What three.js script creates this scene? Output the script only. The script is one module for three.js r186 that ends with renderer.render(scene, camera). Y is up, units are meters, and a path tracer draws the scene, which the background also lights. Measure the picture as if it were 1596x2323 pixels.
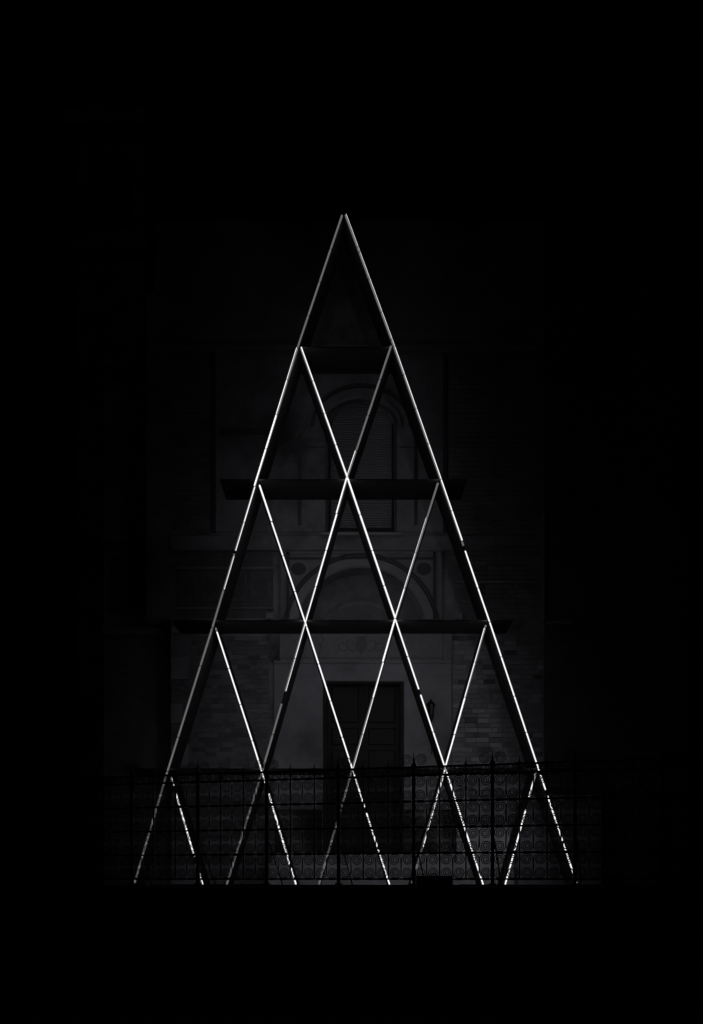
import * as THREE from 'three';
import { mergeGeometries } from 'three/addons/utils/BufferGeometryUtils.js';
import { RectAreaLightUniformsLib } from 'three/addons/lights/RectAreaLightUniformsLib.js';

// ---------------------------------------------------------------- camera, sky, moon, exposure
RectAreaLightUniformsLib.init();
const scene = new THREE.Scene();
const EYE = 0.105, DIST = 14, S = 0.0075;          // eye height over the terrace, distance to the light sculpture, metres per chart unit there
const camera = new THREE.PerspectiveCamera(2 * Math.atan(1161.5 * S / DIST) * 180 / Math.PI, 703 / 1024, 0.1, 600);
camera.position.set(0, EYE, DIST);
camera.lookAt(0, EYE, 0);
camera.setViewOffset(703, 1024, 0, -367, 703, 1024);   // rising front: verticals stay upright
camera.updateProjectionMatrix();
scene.add(camera);

const skyPx = new Float32Array(64 * 32 * 4);
for (let i = 0; i < 64 * 32; i++) skyPx.set([0.00004, 0.00004, 0.00006, 1], i * 4);
const skyTex = new THREE.DataTexture(skyPx, 64, 32, THREE.RGBAFormat, THREE.FloatType);
skyTex.mapping = THREE.EquirectangularReflectionMapping; skyTex.magFilter = THREE.LinearFilter; skyTex.needsUpdate = true;
scene.background = skyTex; scene.environment = skyTex; scene.environmentIntensity = 0.3;

const moon = new THREE.DirectionalLight(new THREE.Color(0.8, 0.87, 1), 0.005);
moon.position.set(-14, 30, 26); moon.castShadow = true; moon.shadow.radius = 4;
moon.shadow.camera.left = -15; moon.shadow.camera.right = 15; moon.shadow.camera.top = 20; moon.shadow.camera.bottom = -15; moon.shadow.camera.far = 90;
scene.add(moon);

const renderer = new THREE.WebGLRenderer({ antialias: true });
renderer.toneMapping = THREE.LinearToneMapping;
renderer.toneMappingExposure = 1;
renderer.shadowMap.enabled = true;

const GLOW_WHITE = 1.12, GLOW_GREY = 0.13;          // what the eye sees of the tubes
const SIDE_WHITE = 3.25, SIDE_GREY = 0.7;            // what their side faces throw on the church

// ---------------------------------------------------------------- helpers
let seed = 7;
const rnd = () => { seed = (seed * 1664525 + 1013904223) % 4294967296; return seed / 4294967296; };
const sc = z => S * (DIST - z) / DIST;
const px = (x, z) => (x - 798) * sc(z);              // chart units to metres at depth z
const py = (y, z) => EYE + (1994 - y) * sc(z);
const WALL = -1.9;

function uvMetres(g) {
  const p = g.attributes.position, n = g.attributes.normal, uv = new Float32Array(p.count * 2);
  for (let i = 0; i < p.count; i++) {
    const ax = Math.abs(n.getX(i)), ay = Math.abs(n.getY(i)), az = Math.abs(n.getZ(i));
    if (az >= ax && az >= ay) uv.set([p.getX(i), p.getY(i)], i * 2);
    else if (ax >= ay) uv.set([p.getZ(i), p.getY(i)], i * 2);
    else uv.set([p.getX(i), p.getZ(i)], i * 2);
  }
  g.setAttribute('uv', new THREE.BufferAttribute(uv, 2));
  return g;
}
// box with its front face at depth zf, given by its outline in chart units at that depth
function cbox(x0, x1, y0, y1, zf, dz) {
  const a = px(x0, zf), b = px(x1, zf), t = py(y0, zf), u = py(y1, zf);
  return new THREE.BoxGeometry(b - a, t - u, dz).translate((a + b) / 2, (t + u) / 2, zf - dz / 2);
}
function mbox(x, y, z, w, h, d) { return new THREE.BoxGeometry(w, h, d).translate(x, y, z); }
function mesh(name, geos, mat, parent, metres = true) {
  let g = Array.isArray(geos) ? mergeGeometries(geos.map(q => q.index ? q.toNonIndexed() : q)) : geos;
  if (metres) uvMetres(g);
  const m = new THREE.Mesh(g, mat); m.name = name; m.castShadow = m.receiveShadow = true;
  (parent || scene).add(m);
  return m;
}
function parts(name, geos, mat, parent) { return geos.map(g => mesh(name, g, mat, parent)); }
const used = {};
function thing(name, label, category, pos = [0, 0, 0], group) {
  const o = new THREE.Group(); used[name] = (used[name] || 0) + 1;
  o.name = used[name] > 1 ? name + '_' + String(used[name] - 1).padStart(3, '0') : name;
  o.position.set(...pos); o.userData = { label, category }; if (group) o.userData.group = group;
  scene.add(o); return o;
}

// ---------------------------------------------------------------- noise textures
function lattice(n, sd) { const a = new Float32Array(n * n); let s = sd; for (let i = 0; i < n * n; i++) { s = (s * 1664525 + 1013904223) % 4294967296; a[i] = s / 4294967296; } return a; }
function noiseTile(size, octaves, sd) {               // tileable value noise, 0..1
  const out = new Float32Array(size * size); let amp = 1, tot = 0;
  for (const n of octaves) {
    const L = lattice(n, sd + n * 31);
    for (let y = 0; y < size; y++) for (let x = 0; x < size; x++) {
      const fx = x / size * n, fy = y / size * n, ix = Math.floor(fx), iy = Math.floor(fy);
      let u = fx - ix, v = fy - iy; u = u * u * (3 - 2 * u); v = v * v * (3 - 2 * v);
      const q = (i, j) => L[((iy + j) % n) * n + (ix + i) % n];
      out[y * size + x] += amp * ((q(0, 0) * (1 - u) + q(1, 0) * u) * (1 - v) + (q(0, 1) * (1 - u) + q(1, 1) * u) * v);
    }
    tot += amp; amp *= 0.62;
  }
  for (let i = 0; i < out.length; i++) out[i] /= tot;
  return out;
}
function tex(size, fn, repeat, srgb) {
  const d = new Uint8Array(size * size * 4);
  for (let i = 0; i < size * size; i++) { const c = fn(i); d[i * 4] = c[0]; d[i * 4 + 1] = c[1]; d[i * 4 + 2] = c[2]; d[i * 4 + 3] = 255; }
  const t = new THREE.DataTexture(d, size, size); t.wrapS = t.wrapT = THREE.RepeatWrapping; t.magFilter = THREE.LinearFilter;
  t.repeat.set(repeat, repeat); if (srgb) t.colorSpace = THREE.SRGBColorSpace; t.needsUpdate = true; return t;
}
const N1 = noiseTile(512, [3, 7, 17, 41, 97, 200], 11), N2 = noiseTile(512, [5, 13, 37, 90, 180], 77);
const toS = l => 255 * (l <= 0.0031308 ? l * 12.92 : 1.055 * Math.pow(l, 1 / 2.4) - 0.055);
function surface(lin, contrast, rough, bump, repeat, extra = {}) {   // weathered stone, plaster, wood
  const col = tex(512, i => { const k = 1 + contrast * ((N1[i] - 0.5) * 2.2 + (N2[i] - 0.5)); return lin.map(c => Math.max(0, Math.min(255, toS(Math.max(0.002, c * k))))); }, repeat, true);
  const bm = tex(512, i => { const v = 255 * Math.min(1, Math.max(0, N2[i])); return [v, v, v]; }, repeat * 2.3);
  return new THREE.MeshStandardMaterial({ map: col, bumpMap: bm, bumpScale: bump, roughness: rough, ...extra });
}
const M = {
  mortar: surface([0.26, 0.252, 0.275], 0.75, 0.95, 0.006, 0.31),
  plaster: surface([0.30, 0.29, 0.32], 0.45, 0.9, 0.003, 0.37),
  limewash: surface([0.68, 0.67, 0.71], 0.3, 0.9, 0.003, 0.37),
  stepStone: surface([0.5, 0.49, 0.52], 0.25, 0.85, 0.004, 0.5),
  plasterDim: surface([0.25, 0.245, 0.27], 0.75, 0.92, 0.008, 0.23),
  lightStone: surface([0.31, 0.305, 0.33], 0.25, 0.85, 0.004, 0.5),
  darkStone: surface([0.09, 0.088, 0.095], 0.5, 0.8, 0.004, 0.4),
  polished: surface([0.03, 0.03, 0.032], 0.5, 0.22, 0.0006, 0.8),
  wood: surface([0.014, 0.0135, 0.015], 0.5, 0.55, 0.002, 0.9),
  shutter: surface([0.31, 0.305, 0.33], 0.3, 0.8, 0.002, 0.6),
  paving: surface([0.05, 0.05, 0.052], 0.5, 0.9, 0.004, 0.3),
  asphalt: surface([0.022, 0.022, 0.023], 0.5, 0.95, 0.006, 0.8),
  fin: new THREE.MeshStandardMaterial({ color: new THREE.Color().setRGB(0.008, 0.008, 0.0085), roughness: 0.8 }),
  iron: new THREE.MeshStandardMaterial({ color: new THREE.Color().setRGB(0.011, 0.011, 0.012), roughness: 0.5, metalness: 0.3 }),
  pipe: surface([0.22, 0.21, 0.2], 0.4, 0.5, 0.001, 0.9),
};
const brickMats = [0.25, 0.29, 0.33, 0.38, 0.14, 0.085].map((v, i) => surface([v, v * 0.97, v * 1.05], 0.4, 0.95, 0.007, 0.7 + i * 0.07));

// flat painting and sgraffito prints, drawn as ornament
function canvasTex(w, h, draw) {
  const c = document.createElement('canvas'); c.width = w; c.height = h; const x = c.getContext('2d'); draw(x, w, h);
  const t = new THREE.CanvasTexture(c); t.colorSpace = THREE.SRGBColorSpace; return t;
}
const grey = v => { const k = Math.round(toS(v)); return `rgb(${k},${k},${Math.min(255, k + 4)})`; };
function speckle(x, w, h, base, spread, n, size) {
  x.fillStyle = grey(base); x.fillRect(0, 0, w, h);
  for (let i = 0; i < n; i++) { x.fillStyle = grey(Math.max(0.01, base + (rnd() - 0.5) * spread)); x.globalAlpha = 0.35; const s = size * (0.3 + rnd()); x.beginPath(); x.arc(rnd() * w, rnd() * h, s, 0, 7); x.fill(); }
  x.globalAlpha = 1;
}
function scrollwork(x, w, h, n, ink) {
  x.strokeStyle = ink; x.lineCap = 'round';
  for (let k = 0; k < n; k++) {
    const cx = (k + 0.5) * w / n, cy = h / 2, r = Math.min(w / n, h) * 0.42, s = k % 2 ? 1 : -1;
    x.lineWidth = h * 0.045; x.beginPath();
    for (let a = 0; a < 15; a += 0.2) { const q = r * (1 - a / 16); x.lineTo(cx + Math.cos(a * s + 1.6) * q, cy + Math.sin(a * s + 1.6) * q); } x.stroke();
    for (let j = 0; j < 9; j++) { const a = j * 0.7, q = r * 0.95; x.beginPath(); x.ellipse(cx + Math.cos(a) * q, cy + Math.sin(a) * q, h * 0.09, h * 0.035, a + 0.8 * s, 0, 7); x.stroke(); }
  }
}
const printed = (t, r = 0.92) => new THREE.MeshStandardMaterial({ map: t, roughness: r, bumpMap: t, bumpScale: 0.003 });
const friezePaint = printed(canvasTex(1024, 640, (x, w, h) => {
  speckle(x, w, h, 0.15, 0.12, 900, 26);
  x.fillStyle = grey(0.13); x.fillRect(0, h * 0.08, w, h * 0.03); x.fillRect(0, h * 0.24, w, h * 0.03); x.fillRect(0, h * 0.8, w, h * 0.03); x.fillRect(0, h * 0.93, w, h * 0.03);
  for (let k = 0; k < 4; k++) {
    const X = (k + 0.04) * w / 4, Y = h * 0.3, W = w / 4 * 0.92, Hh = h * 0.46;
    x.strokeStyle = grey(0.085); x.lineWidth = 9; x.strokeRect(X, Y, W, Hh); x.strokeStyle = grey(0.2); x.lineWidth = 5; x.strokeRect(X + 14, Y + 14, W - 28, Hh - 28);
    x.strokeStyle = grey(0.09); x.lineWidth = 11; x.globalAlpha = 0.8; x.beginPath(); x.ellipse(X + W / 2, Y + Hh / 2, W * 0.3, Hh * 0.32, 0, 0, 7); x.stroke();
    for (let j = 0; j < 8; j++) { const q = j * Math.PI / 4; x.beginPath(); x.ellipse(X + W / 2 + Math.cos(q) * W * 0.16, Y + Hh / 2 + Math.sin(q) * Hh * 0.17, W * 0.09, W * 0.035, q, 0, 7); x.stroke(); }
    x.globalAlpha = 1;
  }
  x.save(); x.translate(0, h * 0.115); scrollwork(x, w, h * 0.12, 18, grey(0.125)); x.restore();
  x.save(); x.translate(0, h * 0.835); scrollwork(x, w, h * 0.09, 22, grey(0.125)); x.restore();
  for (let i = 0; i < 900; i++) { x.fillStyle = grey(0.12 + rnd() * 0.06); x.globalAlpha = 0.4; x.beginPath(); x.arc(rnd() * w, rnd() * h, 4 + rnd() * 16, 0, 7); x.fill(); } x.globalAlpha = 1;
}));
const lintelPaint = printed(canvasTex(1024, 192, (x, w, h) => {
  speckle(x, w, h, 0.25, 0.1, 800, 16);
  x.strokeStyle = grey(0.13); x.lineWidth = 6; x.beginPath();
  for (let i = 0; i <= 200; i++) x.lineTo(i / 200 * w, h * 0.9 + Math.sin(i * 0.9) * 4 + Math.sin(i * 2.3) * 2); x.stroke();
  x.lineWidth = 5;
  for (const s of [-1, 1]) { x.beginPath(); for (let i = 0; i < 20; i++) x.lineTo(w / 2 + s * (w * 0.235 + Math.sin(i * 0.8) * 9 + i), i / 19 * h * 0.8); x.stroke(); }
  x.fillStyle = grey(0.17); x.beginPath(); x.moveTo(w * 0.47, h * 0.12); x.lineTo(w * 0.53, h * 0.12); x.quadraticCurveTo(w * 0.54, h * 0.6, w * 0.5, h * 0.78); x.quadraticCurveTo(w * 0.46, h * 0.6, w * 0.47, h * 0.12); x.fill();
  for (const s of [-1, 1]) { x.strokeStyle = grey(0.17); x.lineWidth = 8; x.beginPath(); x.ellipse(w / 2 + s * w * 0.06, h * 0.45, w * 0.025, h * 0.22, s * 0.5, 0, 7); x.stroke(); x.beginPath(); x.ellipse(w / 2 + s * w * 0.11, h * 0.5, w * 0.03, h * 0.13, -s * 0.4, 0, 7); x.stroke(); }
}));
const lunettePaint = printed(canvasTex(1024, 512, (x, w, h) => {
  speckle(x, w, h, 0.21, 0.12, 900, 30);
  x.strokeStyle = grey(0.16); x.lineWidth = 9; x.beginPath(); x.arc(w / 2, h * 1.12, h * 0.72, Math.PI, 0); x.stroke();
  x.strokeStyle = grey(0.36); x.lineWidth = 5; x.beginPath(); x.arc(w / 2, h * 1.12, h * 0.66, Math.PI, 0); x.stroke();
  x.fillStyle = grey(0.18);
  for (const q of [0.3, 0.5, 0.7]) { x.globalAlpha = 0.5; x.beginPath(); x.ellipse(w * q, h * 0.72, h * 0.1, h * 0.2, 0, 0, 7); x.fill(); } x.globalAlpha = 1;
}));
const spandrelPaint = printed(canvasTex(1024, 512, (x, w, h) => {      // square field round the portal arch
  speckle(x, w, h, 0.26, 0.12, 1200, 22);
  for (const q of [0.115, 0.885]) { x.fillStyle = grey(0.1); x.beginPath(); x.arc(w * q, h * 0.28, h * 0.09, 0, 7); x.fill(); x.strokeStyle = grey(0.34); x.lineWidth = 5; x.beginPath(); x.arc(w * q, h * 0.28, h * 0.12, 0, 7); x.stroke(); }
  for (let i = 0; i < 80; i++) { x.fillStyle = grey(0.15); x.globalAlpha = 0.5; x.beginPath(); x.ellipse(rnd() * w, rnd() * h, 10, 4, rnd() * 3, 0, 7); x.fill(); } x.globalAlpha = 1;
}));

// ---------------------------------------------------------------- ground
{
  const street = mesh('street', new THREE.BoxGeometry(300, 0.4, 300).translate(0, -1.7, 0), M.asphalt); street.userData = { kind: 'structure' };
  const terrace = mesh('terrace', [new THREE.BoxGeometry(60, 1.46, 40).translate(0, -0.77, -17.4)], M.paving); terrace.userData = { kind: 'structure' };
  const wall = thing('retaining_wall', 'low dark stone wall carrying the terrace under the iron fence', 'wall', [0, -1.5, 2.83]);
  mesh('wall_face', mbox(0, 0.68, -0.06, 60, 1.36, 0.3), M.darkStone, wall);
  for (let i = -12; i < 12; i++) mesh('coping_stone', mbox(i * 1.2 + 0.6, 1.428, -0.05, 1.188, 0.136, 0.36), M.darkStone, wall);
}

// ---------------------------------------------------------------- church
const church = thing('church_facade', 'brick and plaster church front with tall dark door, painted arch and arched window', 'church', [0, 0, 0]);
function rectPath(P, x0, x1, y0, y1, z) { P.moveTo(px(x0, z), py(y0, z)); P.lineTo(px(x1, z), py(y0, z)); P.lineTo(px(x1, z), py(y1, z)); P.lineTo(px(x0, z), py(y1, z)); P.closePath(); return P; }
function archPath(P, cx, hw, ySpring, rise, yBase, z) {   // opening with an elliptical head
  P.moveTo(px(cx - hw, z), py(yBase, z)); P.lineTo(px(cx - hw, z), py(ySpring, z));
  for (let i = 1; i <= 32; i++) { const a = Math.PI * (1 - i / 32); P.lineTo(px(cx + Math.cos(a) * hw, z), py(ySpring - Math.sin(a) * rise, z)); }
  P.lineTo(px(cx + hw, z), py(yBase, z)); P.closePath(); return P;
}
function ext(shape, zf, dz, bevel = 0) { return new THREE.ExtrudeGeometry(shape, { depth: dz - bevel, bevelEnabled: bevel > 0, bevelThickness: bevel, bevelSize: bevel, bevelOffset: -bevel, bevelSegments: 1, curveSegments: 12 }).translate(0, 0, zf - dz); }
function archBand(cx, hw0, rise0, hw1, rise1, ySpring, zf, dz) {     // moulded ring segment, hw0 inside, hw1 outside
  const s = new THREE.Shape(), n = 40;
  for (let i = 0; i <= n; i++) { const a = Math.PI * (1 - i / n), x = px(cx + Math.cos(a) * hw1, zf), y = py(ySpring - Math.sin(a) * rise1, zf); i ? s.lineTo(x, y) : s.moveTo(x, y); }
  for (let i = n; i >= 0; i--) { const a = Math.PI * (1 - i / n); s.lineTo(px(cx + Math.cos(a) * hw0, zf), py(ySpring - Math.sin(a) * rise0, zf)); }
  s.closePath(); return ext(s, zf, dz);
}
const holeDoor = z => rectPath(new THREE.Path(), 733, 917, 1545, 1936, z);
const LX = 820, LY = 1433;                                // centre of the portal arch
{
  // body of the nave with its openings
  const s = new THREE.Shape();
  const o = [[388, 2006], [388, 1405], [333, 1405], [333, 660], [352, 660], [352, 500], [1235, 500], [1235, 2006]].map(([x, y]) => [px(x, WALL), py(y, WALL)]);
  o.forEach(([x, y], i) => i ? s.lineTo(x, y) : s.moveTo(x, y)); s.closePath();
  s.holes.push(holeDoor(WALL), archPath(new THREE.Path(), LX, 146, LY, 146, LY, WALL), archPath(new THREE.Path(), 820, 75, 964, 52, 1206, WALL));
  mesh('wall', ext(s, WALL, 0.6), M.mortar, church);
  parts('inner_wall', [cbox(640, 1010, 830, 1240, WALL - 0.605, 0.3)], M.darkStone, church);

  // plaster field of the upper storey
  const up = new THREE.Shape(); rectPath(up, 622, 1006, 800, 1206, WALL + 0.02);
  up.holes.push(archPath(new THREE.Path(), 820, 75, 964, 52, 1206 - 0.01, WALL + 0.02));
  const upShape = new THREE.Shape();
  { const z = WALL + 0.02; upShape.moveTo(px(490, z), py(1206, z)); upShape.lineTo(px(490, z), py(800, z)); upShape.lineTo(px(1006, z), py(800, z)); upShape.lineTo(px(1006, z), py(1206, z)); upShape.lineTo(px(895, z), py(1206, z)); upShape.lineTo(px(895, z), py(964, z));
    for (let i = 1; i <= 32; i++) { const a = Math.PI * i / 32; upShape.lineTo(px(820 + Math.cos(a) * 75, z), py(964 - Math.sin(a) * 52, z)); }
    upShape.lineTo(px(745, z), py(1206, z)); upShape.closePath(); }
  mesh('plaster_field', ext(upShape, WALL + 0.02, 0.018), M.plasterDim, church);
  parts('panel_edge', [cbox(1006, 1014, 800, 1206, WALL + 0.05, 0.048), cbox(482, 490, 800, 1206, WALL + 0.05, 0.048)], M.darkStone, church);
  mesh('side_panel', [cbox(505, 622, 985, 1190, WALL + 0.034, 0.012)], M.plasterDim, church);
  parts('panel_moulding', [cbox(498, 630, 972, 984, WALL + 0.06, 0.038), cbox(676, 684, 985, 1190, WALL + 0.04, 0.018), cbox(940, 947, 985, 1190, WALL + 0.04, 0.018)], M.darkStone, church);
  // window: frame, hood mouldings, shutters of separate slats, sill
  const win = mesh('window', [ext((() => { const f = archPath(new THREE.Shape(), 820, 81, 964, 58, 1206, WALL + 0.035); f.holes.push(archPath(new THREE.Path(), 820, 75, 964, 52, 1205.9, WALL + 0.035)); return f; })(), WALL + 0.035, 0.012)], M.darkStone, church);
  mesh('window_back', ext(archPath(new THREE.Shape(), 820, 77, 964, 54, 1208, WALL - 0.2), WALL - 0.2, 0.03), M.mortar, win);
  parts('frame', [cbox(743, 750, 960, 1206, WALL - 0.08, 0.05), cbox(890, 897, 960, 1206, WALL - 0.08, 0.05), cbox(750, 890, 1199, 1206, WALL - 0.08, 0.05)], M.wood, win);
  for (let y = 917; y < 1196; y += 5.6) {
    const hw = y > 964 ? 69 : 69 * Math.sqrt(Math.max(0.02, 1 - ((964 - y) / 52) ** 2)) - 2;
    const g = new THREE.BoxGeometry(2 * hw * sc(WALL), 0.042, 0.014); g.rotateX(-0.55);
    mesh('slat', g.translate(px(820, WALL - 0.12), py(y + 2.8, WALL - 0.12), WALL - 0.14), M.shutter, win);
  }
  mesh('hood_moulding', [archBand(820, 84, 60, 92, 69, 964, WALL + 0.08, 0.055)], M.plasterDim, church);
  mesh('hood_moulding', [archBand(820, 108, 88, 114, 95, 964, WALL + 0.075, 0.05)], M.darkStone, church);
  parts('impost', [cbox(700, 735, 1005, 1012, WALL + 0.07, 0.045), cbox(905, 940, 1005, 1012, WALL + 0.07, 0.045)], M.plasterDim, church);
  mesh('window_sill', [cbox(730, 912, 1207, 1213, WALL + 0.16, 0.18)], M.lightStone, church);
  // string courses
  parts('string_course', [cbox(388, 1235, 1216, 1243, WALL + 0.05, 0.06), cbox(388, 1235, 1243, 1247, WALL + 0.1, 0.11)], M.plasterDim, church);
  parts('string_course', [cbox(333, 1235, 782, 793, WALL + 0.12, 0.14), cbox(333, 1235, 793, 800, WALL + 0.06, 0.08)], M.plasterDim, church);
  parts('string_course', [cbox(1030, 1235, 1317, 1322, WALL + 0.05, 0.06)], M.lightStone, church);
  // painted frieze left of the portal
  { const g = cbox(400, 620, 1250, 1402, WALL + 0.012, 0.014), q = g.attributes.uv; mesh('painted_frieze', g, friezePaint, church, false); }
  parts('frieze_moulding', [cbox(398, 622, 1286, 1290, WALL + 0.035, 0.022), cbox(398, 622, 1377, 1381, WALL + 0.035, 0.022)], M.plasterDim, church);
  // portal arch: square painted field, double frame, archivolt, recessed lunette
  { const z = WALL + 0.06, sp = new THREE.Shape(); const pt = [[635, 1403], [635, 1247], [1005, 1247], [1005, 1403]];
    const c = []; for (let i = 0; i <= 40; i++) { const a0 = Math.asin((LY - 1403) / 146), a = a0 + (Math.PI - 2 * a0) * i / 40; c.push([LX + Math.cos(a) * 146, LY - Math.sin(a) * 146]); }
    [...pt, ...c].forEach(([x, y], i) => { const X = px(x, z), Y = py(y, z); i ? sp.lineTo(X, Y) : sp.moveTo(X, Y); }); sp.closePath();
    const g = ext(sp, z, 0.058), p = g.attributes.position, uv = g.attributes.uv;
    for (let i = 0; i < p.count; i++) uv.setXY(i, (p.getX(i) - px(635, z)) / (px(1005, z) - px(635, z)), (p.getY(i) - py(1403, z)) / (py(1247, z) - py(1403, z)));
    mesh('spandrel', g, spandrelPaint, church, false); }
  for (const [a, b] of [[638, 642], [650, 657]]) mesh('portal_frame', [cbox(a, b, 1252, 1403, WALL + 0.085, 0.024), cbox(2 * LX - b, 2 * LX - a, 1252, 1403, WALL + 0.085, 0.024), cbox(b, 2 * LX - b, 1252 + (a - 638), 1256 + (a - 638), WALL + 0.085, 0.024)], a < 645 ? M.plasterDim : M.darkStone, church);
  for (const [r0, r1, m, d] of [[170, 173, M.darkStone, 0.095], [176, 179, M.darkStone, 0.09], [150, 168, M.lightStone, 0.075]]) {
    const s2 = new THREE.Shape(), zf = WALL + d, A = r => Math.asin((LY - 1404) / r), n = 44;
    for (let i = 0; i <= n; i++) { const a = A(r1) + (Math.PI - 2 * A(r1)) * i / n, X = px(LX + Math.cos(a) * r1, zf), Y = py(LY - Math.sin(a) * r1, zf); i ? s2.lineTo(X, Y) : s2.moveTo(X, Y); }
    for (let i = n; i >= 0; i--) { const a = A(r0) + (Math.PI - 2 * A(r0)) * i / n; s2.lineTo(px(LX + Math.cos(a) * r0, zf), py(LY - Math.sin(a) * r0, zf)); }
    s2.closePath(); mesh('archivolt', ext(s2, zf, d - 0.061), m, church);
  }
  { const g = new THREE.BoxGeometry(300 * sc(WALL), 150 * sc(WALL), 0.04).translate(px(LX, WALL), py(1358, WALL), WALL - 0.42); mesh('lunette', g, lunettePaint, church, false); }
  // lintel storey under the arch, plaster portal surround with the door opening
  { const sp = new THREE.Shape(); const z = WALL + 0.06; [[622, 2006], [622, 1500], [1025, 1500], [1025, 2006], [917, 2006], [917, 1545], [733, 1545], [733, 2006]].forEach(([x, y], i) => i ? sp.lineTo(px(x, z), py(y, z)) : sp.moveTo(px(x, z), py(y, z))); sp.closePath();
    mesh('portal_surround', ext(sp, z, 0.075, 0.01), M.plaster, church); }
  mesh('lintel_panel', cbox(635, 1005, 1436, 1499, WALL + 0.07, 0.072), lintelPaint, church, false);
  parts('pilaster', [cbox(1006, 1026, 1404, 1499, WALL + 0.09, 0.092), cbox(614, 634, 1404, 1499, WALL + 0.09, 0.092)], M.plasterDim, church);
  parts('lintel_moulding', [cbox(622, 1025, 1499, 1503, WALL + 0.1, 0.1)], M.plaster, church);
  parts('small_block', [cbox(604, 622, 1390, 1403, WALL + 0.1, 0.1), cbox(1036, 1050, 1390, 1403, WALL + 0.1, 0.1)], M.lightStone, church);
  // dark polished plinth blocks each side of the door, light dado
  for (const [a, b] of [[624, 731], [919, 1034]]) { mesh('plinth_block', cbox(a, b, 1836, 1937, WALL + 0.14, 0.1), M.polished, church); mesh('plinth_cap', cbox(a - 2, b + 2, 1829, 1836, WALL + 0.17, 0.13), M.lightStone, church); }
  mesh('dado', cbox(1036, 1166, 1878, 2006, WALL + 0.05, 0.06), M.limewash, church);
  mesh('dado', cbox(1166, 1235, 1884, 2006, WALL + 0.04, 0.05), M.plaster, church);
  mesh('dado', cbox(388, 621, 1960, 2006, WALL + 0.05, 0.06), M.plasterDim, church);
  // three steps up to the door
  for (const [k, zf, h] of [[0, -0.98, 0.2], [1, -1.26, 0.4], [2, -1.54, 0.6]]) {
    const w = 1030 - 618 - k * 4;
    mesh('step', mbox(px(824, zf), h - 0.1, (zf - 1.86) / 2, w * sc(WALL), 0.2, zf + 1.86), M.stepStone, church);
    mesh('step_nosing', mbox(px(824, zf), h - 0.022, zf + 0.011, w * sc(WALL) + 0.04, 0.036, 0.022), M.stepStone, church);
  }
  // door: two leaves with raised panels
  const zD = WALL - 0.16;
  const door = mesh('door', [cbox(733, 917, 1545, 1937, zD, 0.06)], M.wood, church);
  parts('door_frame', [cbox(733, 741, 1545, 1937, WALL - 0.02, 0.139), cbox(909, 917, 1545, 1937, WALL - 0.02, 0.139), cbox(741, 909, 1545, 1552, WALL - 0.02, 0.139)], M.wood, church);
  for (const [a, b] of [[744, 823], [827, 906]]) {
    for (const [t, u] of [[1558, 1640], [1652, 1690], [1702, 1800], [1812, 1925]]) {
      const p = new THREE.Shape(); rectPath(p, a + 9, b - 9, t, u, zD);
      const pan = mesh('door_panel', ext(p, zD + 0.03, 0.032, 0.02), M.wood, door);
      void pan;
    }
  }
  mesh('meeting_stile', cbox(822, 828, 1552, 1937, zD + 0.035, 0.036), M.wood, door);
  mesh('handle', [new THREE.TorusGeometry(0.05, 0.009, 6, 18).translate(px(840, zD), py(1770, zD), zD + 0.05)], M.iron, door);

  // left aisle set back, with cornice, corner stones and pilaster cap
  const zA = WALL - 0.45;
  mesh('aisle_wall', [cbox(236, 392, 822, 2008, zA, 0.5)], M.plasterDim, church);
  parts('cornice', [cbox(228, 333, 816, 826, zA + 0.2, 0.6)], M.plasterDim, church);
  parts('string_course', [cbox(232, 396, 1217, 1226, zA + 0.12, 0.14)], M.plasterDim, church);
  parts('string_course', [cbox(232, 405, 1424, 1440, zA + 0.16, 0.18)], M.plasterDim, church);
  mesh('aisle_panel', [cbox(250, 385, 1258, 1392, zA + 0.02, 0.03)], M.darkStone, church);
  for (const [a, b, t, u] of [[389, 412, 1422, 1436], [388, 428, 1490, 1541], [388, 414, 1596, 1640], [388, 428, 1690, 1736]]) mesh('corner_stone', cbox(a, b, t, u, WALL + 0.035, 0.04), M.lightStone, church);
  // drainpipe at the right edge
  const pp = [new THREE.CylinderGeometry(0.045, 0.045, 250 * sc(WALL), 10).translate(px(1233, WALL + 0.08), py(1285, WALL + 0.08), WALL + 0.08)];
  for (const y of [1180, 1290, 1400]) pp.push(new THREE.CylinderGeometry(0.06, 0.06, 0.05, 10).translate(px(1233, WALL + 0.08), py(y, WALL + 0.08), WALL + 0.08));
  mesh('drainpipe', pp, M.pipe, church);
  mesh('ledge', cbox(1238, 1295, 1408, 1414, WALL + 0.05, 0.3), M.plasterDim, church);
  mesh('side_wall', cbox(1235, 1560, 640, 2006, WALL - 0.012, 0.5), M.darkStone, church);

  // bricks: courses of separate bricks; the best lit 300 are single parts
  const all = [];
  const fields = [[1027, 1233, 1442, 1876, 1], [436, 612, 1442, 1958, 0], [1018, 1233, 1250, 1314, 2], [1030, 1233, 1325, 1400, 2], [1018, 1233, 806, 1212, 3], [390, 480, 806, 1212, 3], [390, 434, 1545, 1594, 3], [390, 434, 1642, 1688, 3], [390, 434, 1740, 1955, 3]];
  const H = 11;
  const cluster = (x, y) => N1[((Math.floor(y * 1.9) & 511) * 512) + (Math.floor(x * 1.3) & 511)];
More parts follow.
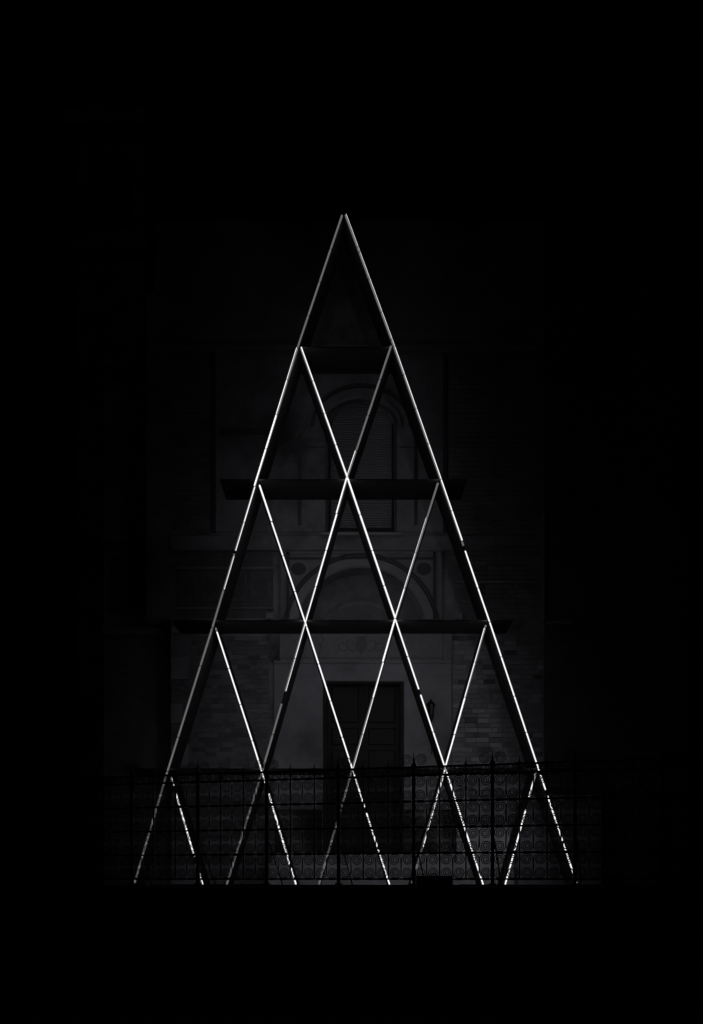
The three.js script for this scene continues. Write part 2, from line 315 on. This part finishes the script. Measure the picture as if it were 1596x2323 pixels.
  for (const [x0, x1, y0, y1, rank] of fields) {
    let row = 0;
    for (let y = y0; y + H <= y1 + 2; y += H, row++) {
      let x = x0 - (row % 2 ? 14 : 0);
      while (x < x1) {
        const L = (rnd() < 0.25 ? 14 : 29) * (0.9 + rnd() * 0.2), a = Math.max(x, x0), b = Math.min(x + L, x1);
        if (b - a > 4) all.push({ a, b: b - 1.3, y, rank, d: Math.hypot((a + b) / 2 - 1090, y - 1640) + (rank === 1 ? 0 : 2000 + rank * 500) });
        x += L;
      }
    }
  }
  all.sort((p, q) => p.d - q.d);
  const rest = brickMats.map(() => []);
  all.forEach((k, i) => {
    const proud = 0.006 + rnd() * 0.012, dy = (rnd() - 0.5) * 1.1, c = cluster(k.a, k.y), r = rnd();
    const m = c > 0.57 && r < 0.6 ? 4 + (rnd() < 0.35 ? 1 : 0) : r < 0.05 ? 4 : Math.floor(rnd() * 4);
    const g = cbox(k.a, k.b, k.y + 0.6 + dy * 0.5, k.y + H - 0.8 + dy, WALL + proud, proud + 0.02);
    if (i < 300) mesh('brick', g, brickMats[m], church); else rest[m].push(g);
  });
  const stuff = new THREE.Group(); void stuff;
  const bigCol = [], gs = [];
  rest.forEach((L, m) => { const v = [0.22, 0.235, 0.25, 0.265, 0.18, 0.15][m]; for (const g of L) { const q = uvMetres(g.toNonIndexed()), n = q.attributes.position.count, ca = new Float32Array(n * 3).fill(v); q.setAttribute('color', new THREE.BufferAttribute(ca, 3)); gs.push(q); } });
  const bm = surface([1, 1, 1].map(() => 0.8), 0.3, 0.95, 0.007, 0.7); bm.vertexColors = true; bm.color.setRGB(1.2, 1.17, 1.26);
  const bw = mesh('brickwork', mergeGeometries(gs), bm, church, false); bw.userData.kind = 'stuff';
}
// low pale wall that closes the forecourt on the right
{
  const z = -1.5, W = thing('forecourt_wall', 'low plastered wall beside the right foot of the light sculpture', 'wall', [px(1270, z), 0, z]);
  const h = py(1812, z), w = (1364 - 1176) * sc(z);
  mesh('wall_face', mbox(0, h / 2, -0.12, w, h, 0.24), M.plasterDim, W);
  const n = 4; for (let i = 0; i < n; i++) mesh('coping_stone', mbox((i + 0.5 - n / 2) * (w / n), h + 0.04, -0.12, w / n - 0.012, 0.08, 0.32), M.plasterDim, W);
}
// lantern beside the door
{
  const z = WALL + 0.24, L = thing('wall_lantern', 'dark unlit iron lantern on a wall bracket right of the church door', 'lantern', [px(978, z), py(1612, z), z]);
  L.scale.setScalar(0.8);
  mesh('bracket', [mbox(0.02, -0.05, -0.16, 0.09, 0.26, 0.03), new THREE.TubeGeometry(new THREE.CatmullRomCurve3([[0.02, -0.14, -0.15], [0.02, -0.24, -0.08], [0, -0.27, 0]].map(p => new THREE.Vector3(...p))), 14, 0.014, 6)], M.iron, L);
  mesh('lantern_body', new THREE.CylinderGeometry(0.1, 0.07, 0.26, 6, 1), new THREE.MeshPhysicalMaterial({ color: 0x0a0a0b, roughness: 0.12, metalness: 0.2, clearcoat: 1 }), L);
  mesh('lantern_roof', [new THREE.CylinderGeometry(0.02, 0.13, 0.11, 6).translate(0, 0.187, 0), new THREE.SphereGeometry(0.022, 8, 6).translate(0, 0.255, 0)], M.iron, L);
  mesh('lantern_base', new THREE.CylinderGeometry(0.08, 0.035, 0.13, 6).translate(0, -0.197, 0), M.iron, L);
  mesh('cable', new THREE.CylinderGeometry(0.012, 0.012, 0.8, 6).translate(0.03, -0.62, -0.155), M.iron, L);
}
// tower far left, barely made out against the night
{
  const z = -7, T = thing('bell_tower', 'dim tall tower rising behind the left side of the church', 'tower', [px(250, z), 0, z]);
  const w = 150 * sc(z);
  mesh('wall', mbox(0, py(300, z) / 2, -w / 2, w, py(300, z), w), M.plasterDim, T);
  parts('cornice', [mbox(0, py(300, z) + 0.2, -w / 2, w + 0.5, 0.4, w + 0.5), mbox(0, py(560, z), -w / 2, w + 0.3, 0.3, w + 0.3)], M.plasterDim, T);
  mesh('roof', new THREE.ConeGeometry(w * 0.72, 2.4, 4).rotateY(Math.PI / 4).translate(0, py(300, z) + 1.6, -w / 2), M.darkStone, T);
  for (const s of [-1, 1]) mesh('opening', mbox(s * w * 0.2, py(430, z), 0.03, w * 0.2, 1.8, 0.08), M.darkStone, T);
}

// ---------------------------------------------------------------- light sculpture
const sculpture = thing('light_sculpture', 'tall triangular tree of crossing white light tubes on deep black fins before the church', 'light sculpture', [0, 0, 0]);
const whiteGlow = new THREE.MeshStandardMaterial({ color: 0x111111, emissive: new THREE.Color(0.985, 0.99, 1), emissiveIntensity: GLOW_WHITE, roughness: 0.4 });
const greyGlow = new THREE.MeshStandardMaterial({ color: 0x050505, emissive: new THREE.Color(0.985, 0.99, 1), emissiveIntensity: GLOW_GREY, roughness: 0.4 });
// each line: the points it runs through, then its tubes [top, bottom, share of the width that is lit white, side of the white core]
const lines = [
  { d: -1, p: [[777, 489], [677, 786], [580, 1100], [533.5, 1254], [484, 1420], [381, 1750], [305, 2008]], t: [[489, 567, 0], [567, 641, 0], [641, 717, 0], [717, 791, 0], [791, 865, .34, -1], [865, 943, .5, -1], [943, 1020, .85, -1], [1020, 1105, .85, -1], [1105, 1186, .55, 1], [1186, 1251, .4, 1], [1257, 1262, 0], [1262, 1339, .3, 1], [1339, 1425, 0], [1425, 1511, 0], [1511, 1673, 0], [1673, 1750, 0], [1750, 1880, 0], [1880, 2008, 0]] },
  { d: -1, p: [[888, 785], [788, 1085], [693, 1412], [597, 1745], [515, 2008]], t: [[785, 862, 0], [862, 943, 0], [943, 1024, 0], [1024, 1085, .35, -1], [1085, 1167, .75, -1], [1167, 1250, .85, 1], [1250, 1332, .75, 1], [1332, 1412, .6, 1], [1412, 1494, .4, 1], [1494, 1569, .25, 1], [1596, 1667, 0], [1667, 1736, 0], [1741, 1830, 0], [1830, 1920, 0], [1920, 2008, 0]] },
  { d: -1, p: [[994, 1096], [897, 1405], [800, 1745], [724, 2008]], t: [[1096, 1176, 0], [1176, 1256, .2, -1], [1256, 1336, .35, -1], [1336, 1405, .6, -1], [1405, 1503, .85, -1], [1503, 1584, .65, 1], [1584, 1666, .35, 1], [1666, 1745, .25, 1], [1745, 1832, 0], [1836, 1920, 0], [1920, 2008, 0]] },
  { d: -1, p: [[1102.5, 1418], [1010, 1742], [934, 2008]], t: [[1418, 1425, 0], [1425, 1503, .42, -1], [1503, 1583, .5, -1], [1583, 1667, .8, -1], [1667, 1742, 1], [1742, 1836, .7, 1], [1836, 1922, .4, 1], [1922, 2008, 0]] },
  { d: -1, p: [[1216, 1752], [1146, 2008]], t: [[1752, 1757, 0], [1757, 1816, .6, -1], [1836, 1920, 1], [1920, 2008, 1]] },
  { d: 1, p: [[784, 489], [893, 785], [1000, 1090], [1053.5, 1245], [1113, 1418], [1220, 1740], [1308, 2004]], t: [[489, 563, .14, 1], [563, 575, .1, 1], [575, 635, .16, 1], [635, 711, .18, 1], [711, 773, .18, 1], [773, 789, .2, 1], [789, 853, .3, 1], [853, 930, .36, 1], [930, 1009, .42, 1], [1009, 1090, .48, 1], [1090, 1161, .62, 1], [1161, 1229, .7, 1], [1229, 1240, 0], [1250, 1335, 1], [1335, 1412, 1], [1412, 1491, 1], [1491, 1580, 1], [1580, 1662, 1], [1662, 1752, 1], [1757, 1793, 1], [1804, 1908, 1], [1912, 2004, 1]] },
  { d: 1, p: [[683, 790], [788, 1085], [897, 1405], [1010, 1742], [1096.5, 2008]], t: [[790, 867, .62, 1], [867, 941, .65, 1], [941, 1012, .75, 1], [1012, 1085, .8, 1], [1085, 1170, .9, 1], [1170, 1251, .9, 1], [1251, 1330, .9, 1], [1330, 1405, .9, 1], [1405, 1490, 1], [1490, 1565, 1], [1576, 1661, 1], [1661, 1742, 1], [1742, 1832, 1], [1832, 1920, 1], [1920, 2008, 1]] },
  { d: 1, p: [[589, 1102], [693, 1412], [800, 1745], [884.5, 2008]], t: [[1102, 1185, .85, 1], [1185, 1262, 1], [1262, 1343, 1], [1343, 1423, 1], [1423, 1507, 1], [1507, 1591, 1], [1591, 1673, 1], [1673, 1745, 1], [1745, 1832, 1], [1844, 1922, 1], [1926, 2008, 1]] },
  { d: 1, p: [[490, 1424], [592, 1740], [672, 2008]], t: [[1424, 1433, 0], [1433, 1517, 1], [1517, 1599, 1], [1599, 1681, 1], [1681, 1781, 1], [1800, 1880, .9, 1], [1880, 1962, .9, 1], [1968, 2008, .8, 1]] },
  { d: 1, p: [[389, 1763], [461, 2008]], t: [[1763, 1784, .2, 1], [1797, 1870, .75, 1], [1870, 1945, .8, 1], [1958, 2008, .5, 1]] },
];
const FIN = 0.68, HT = 0.013;                        // depth of the fins and half their thickness
function finGeometry(P, zf) {                       // folded strip of board along the line
  const pts = P.map(([x, y]) => new THREE.Vector2(px(x, 0), Math.max(0, py(y, 0)))); const pos = [];
  const off = pts.map((p, i) => { const a = pts[Math.max(0, i - 1)], b = pts[Math.min(pts.length - 1, i + 1)]; const t = b.clone().sub(a).normalize(); return new THREE.Vector2(-t.y, t.x).multiplyScalar(HT); });
  const q = (a, b, c, d) => pos.push(...a, ...b, ...c, ...a, ...c, ...d);
  const v = (i, s, z) => [pts[i].x + off[i].x * s, pts[i].y + off[i].y * s, z];
  for (let i = 0; i + 1 < pts.length; i++) {
    q(v(i, 1, zf), v(i, -1, zf), v(i + 1, -1, zf), v(i + 1, 1, zf)); q(v(i, -1, zf - FIN), v(i, 1, zf - FIN), v(i + 1, 1, zf - FIN), v(i + 1, -1, zf - FIN));
    q(v(i, -1, zf), v(i, -1, zf - FIN), v(i + 1, -1, zf - FIN), v(i + 1, -1, zf)); q(v(i, 1, zf - FIN), v(i, 1, zf), v(i + 1, 1, zf), v(i + 1, 1, zf - FIN));
  }
  const n = pts.length - 1;
  q(v(0, -1, zf), v(0, 1, zf), v(0, 1, zf - FIN), v(0, -1, zf - FIN)); q(v(n, 1, zf), v(n, -1, zf), v(n, -1, zf - FIN), v(n, 1, zf - FIN));
  const g = new THREE.BufferGeometry(); g.setAttribute('position', new THREE.Float32BufferAttribute(pos, 3)); g.computeVertexNormals(); return g;
}
const capsules = {};
function tubeGeo(r, len) { const k = r.toFixed(4) + '/' + len.toFixed(3); return capsules[k] ||= new THREE.CapsuleGeometry(r, Math.max(0.01, len - 2 * r), 3, 10); }
for (const L of lines) {
  const zf = L.d > 0 ? 0 : -0.006;
  const fin = mesh('fin', finGeometry(L.p, zf), M.fin, sculpture);
  const xAt = y => { let i = 0; while (i < L.p.length - 2 && y > L.p[i + 1][1]) i++; const [a, b] = [L.p[i], L.p[i + 1]]; return a[0] + (b[0] - a[0]) * (y - a[1]) / (b[1] - a[1]); };
  let run = null; const runs = [];
  for (const [y0, y1, f, side] of L.t) {
    const g0 = y0 + 0.5, g1 = y1 - 0.5;
    const A = new THREE.Vector3(px(xAt(g0), 0), py(g0, 0), 0), B = new THREE.Vector3(px(xAt(g1), 0), Math.max(0.01, py(g1, 0)), 0);
    const mid = A.clone().add(B).multiplyScalar(0.5), dir = A.clone().sub(B), len = dir.length(); dir.normalize();
    const nrm = new THREE.Vector3(dir.y, -dir.x, 0); if (nrm.x < 0) nrm.negate();     // to the right of the line
    const quat = new THREE.Quaternion().setFromUnitVectors(new THREE.Vector3(0, 1, 0), dir);
    const R = f >= 1 ? 0.0115 : 0.0158, z = zf + 0.024;
    const add = (r, mat, o, dz) => { const m = new THREE.Mesh(tubeGeo(r, len), mat); m.name = 'light_tube'; m.castShadow = false; m.position.copy(mid).addScaledVector(nrm, o); m.position.z = z + dz; m.quaternion.copy(quat); fin.add(m); };
    if (f < 1) add(R, greyGlow, 0, 0);
    if (f >= 1) add(R, whiteGlow, 0, 0); else if (f > 0) add(R * f * 0.95, whiteGlow, side * R * (1 - f * 0.85), R * 0.9);
    const power = SIDE_GREY + (SIDE_WHITE - SIDE_GREY) * f;
    if (run && Math.abs(run.power / run.len - power) < 0.9 && run.len < 2.6) { run.B = B; run.power += power * len; run.len += len; run.power0 = power; }
    else runs.push(run = { A, B, power: power * len, len });
    run.avg = run.power / run.len;
  }
  // the side faces of each run of tubes throw their light past the fin onto the church; the outermost lines are capped on their outer side
  for (const r of runs) {
    if (r.len < 0.2) continue;
    const mid = r.A.clone().add(r.B).multiplyScalar(0.5), dir = r.A.clone().sub(r.B), len = dir.length(); dir.normalize();
    for (const s of [-1, 1]) {
      const nrm = new THREE.Vector3(dir.y, -dir.x, 0).multiplyScalar(s);
      const to = nrm.clone().multiplyScalar(0.75).add(new THREE.Vector3(0, 0, -0.66)).normalize();
      const Z = to.clone().negate(), X = dir.clone(), Y = new THREE.Vector3().crossVectors(Z, X);
      const light = new THREE.RectAreaLight(new THREE.Color(0.96, 0.94, 1), r.power / r.len * (L.p.length === 7 && s * L.d > 0 ? (L.d > 0 ? 0.14 : 0.32) : 1), len, 0.04);
      light.name = 'light_tube_glow';
      light.position.copy(mid).addScaledVector(nrm, 0.03); light.position.z = zf + 0.018;
      light.quaternion.setFromRotationMatrix(new THREE.Matrix4().makeBasis(X, Y, Z));
      scene.add(light);
    }
  }
}
// horizontal boards of the sculpture
for (const [x0, x1, y] of [[672, 900, 786], [499, 1060, 1087], [390, 1165, 1407], [285, 1300, 1744]]) {
  const g = new THREE.BoxGeometry((x1 - x0) * S, 0.02, 0.72).translate(px((x0 + x1) / 2, 0), py(y, 0), -0.38);
  mesh('shelf', g, M.fin, sculpture);
}

// ---------------------------------------------------------------- iron fence
const TH = 14 * Math.PI / 180, PITCH = 1.19 / 3, ROWH = 0.395, R0 = 0.105;
const fence = thing('iron_fence', 'ornate black wrought iron fence with spiral scrolls and spear tops', 'fence', [2.1086, 0, 1.7]);
fence.rotation.y = -TH;
{
  const K0 = -19, K1 = 8;                             // bar numbers, every third is a main post
  const top = R0 + 4 * ROWH, crown = 1.815;
  const pts = [], h = 0.099, R = 0.09, turns = 2.75, th0 = turns * 2 * Math.PI;
  for (let i = 0; i <= 60; i++) { const a = th0 * (1 - i / 60), r = 0.016 + (R - 0.016) * (1 - a / th0); pts.push(new THREE.Vector3(r * Math.cos(a), h + r * Math.sin(a), 0)); }
  const full = [...pts, ...pts.slice().reverse().map(p => new THREE.Vector3(p.x, -p.y, 0))];
  const cGeo = new THREE.TubeGeometry(new THREE.CatmullRomCurve3(full), 150, 0.0075, 4);
  const sp = k => new THREE.TubeGeometry(new THREE.CatmullRomCurve3(pts.map(p => new THREE.Vector3(p.x * k, (p.y - h) * k, 0))), 60, 0.0065, 4);
  const smallGeo = sp(0.68), crestGeo = sp(1.0);
  const rail = (y, hh) => mesh('rail', mbox((K0 + K1) / 2 * PITCH, y, 0, (K1 - K0) * PITCH, hh, 0.03), M.iron, fence);
  for (let r = 0; r <= 4; r++) rail(R0 + r * ROWH, 0.026);
  rail(crown, 0.03);
  const spear = (w, y0, y1) => { const g = new THREE.ConeGeometry(w, y1 - y0, 4).rotateY(Math.PI / 4).translate(0, (y0 + y1) / 2, 0); return g; };
  const barG = uvMetres(mergeGeometries([mbox(0, (crown + R0) / 2, 0, 0.022, crown - R0, 0.022), spear(0.02, crown, 1.95), mbox(0, crown + 0.02, 0, 0.04, 0.022, 0.04)].map(g => g.toNonIndexed())));
  const postG = uvMetres(mergeGeometries([mbox(0, 0.92, 0, 0.05, 1.84, 0.05), spear(0.034, 1.84, 2.06), mbox(0, 1.85, 0, 0.075, 0.03, 0.075), mbox(0, 0.02, 0, 0.1, 0.04, 0.1)].map(g => g.toNonIndexed())));
  const stayG = uvMetres(new THREE.TubeGeometry(new THREE.LineCurve3(new THREE.Vector3(0.02, 0.72, -0.02), new THREE.Vector3(0.1, 0.0, -0.5)), 1, 0.011, 5));
  const put = (name, g, x, y, flip, z = 0) => { const m = new THREE.Mesh(g, M.iron); m.name = name; m.position.set(x, y, z); if (flip) m.rotation.y = Math.PI; m.castShadow = m.receiveShadow = true; fence.add(m); return m; };
  const collarG = new THREE.BoxGeometry(0.085, 0.038, 0.042);
  for (let k = K0; k <= K1; k++) {
    const x = k * PITCH, main = ((k % 3) + 3) % 3 === 0;
    put(main ? 'post' : 'bar', main ? postG : barG, x, 0);
    if (main) {
      put('stay', stayG, x, 0);
      for (const s of [-1, 1]) put('crest_scroll', crestGeo, x + s * 0.115, crown + 0.105 + (rnd() - 0.5) * 0.012, s > 0).rotation.z = (rnd() - 0.5) * 0.2;
    }
    if (k === K1) continue;
    for (let r = 0; r < 4; r++) for (const s of [0, 1]) put('scroll', cGeo, x + PITCH / 2 + (s ? 0.5 : -0.5) * (PITCH / 2 - 0.008), R0 + (r + 0.5) * ROWH, s === 1, (rnd() - 0.5) * 0.012).rotation.z = (rnd() - 0.5) * 0.09;
    for (let r = 0; r <= 4; r++) for (const s of [-1, 1]) put('collar', collarG, x + PITCH / 2 + s * (PITCH / 4 - 0.004), R0 + r * ROWH, false);
    for (let s = 0; s < 3; s++) put('frieze_scroll', smallGeo, x + PITCH * (s + 0.5) / 3, (top + crown) / 2, s % 2 === 1);
  }
}
// dark box at the foot of the fence
{
  const z = 2.3, B = thing('equipment_box', 'low black box with a lid at the foot of the iron fence', 'box', [px(985, z), 0, z]);
  const s = new THREE.Shape(), w = 0.25, hh = 0.115; s.moveTo(-w, 0); s.lineTo(w, 0); s.lineTo(w - 0.01, hh); s.lineTo(-w + 0.01, hh); s.closePath();
  mesh('case', new THREE.ExtrudeGeometry(s, { depth: 0.24, bevelEnabled: true, bevelSize: 0.008, bevelThickness: 0.008, bevelSegments: 2 }).translate(0, 0.008, -0.12), M.iron, B);
  mesh('lid', mbox(0, 0.141, 0, 0.53, 0.018, 0.29), M.iron, B);
  mesh('handle', new THREE.TorusGeometry(0.04, 0.006, 6, 12, Math.PI).translate(0, 0.15, 0), M.iron, B);
}

renderer.render(scene, camera);
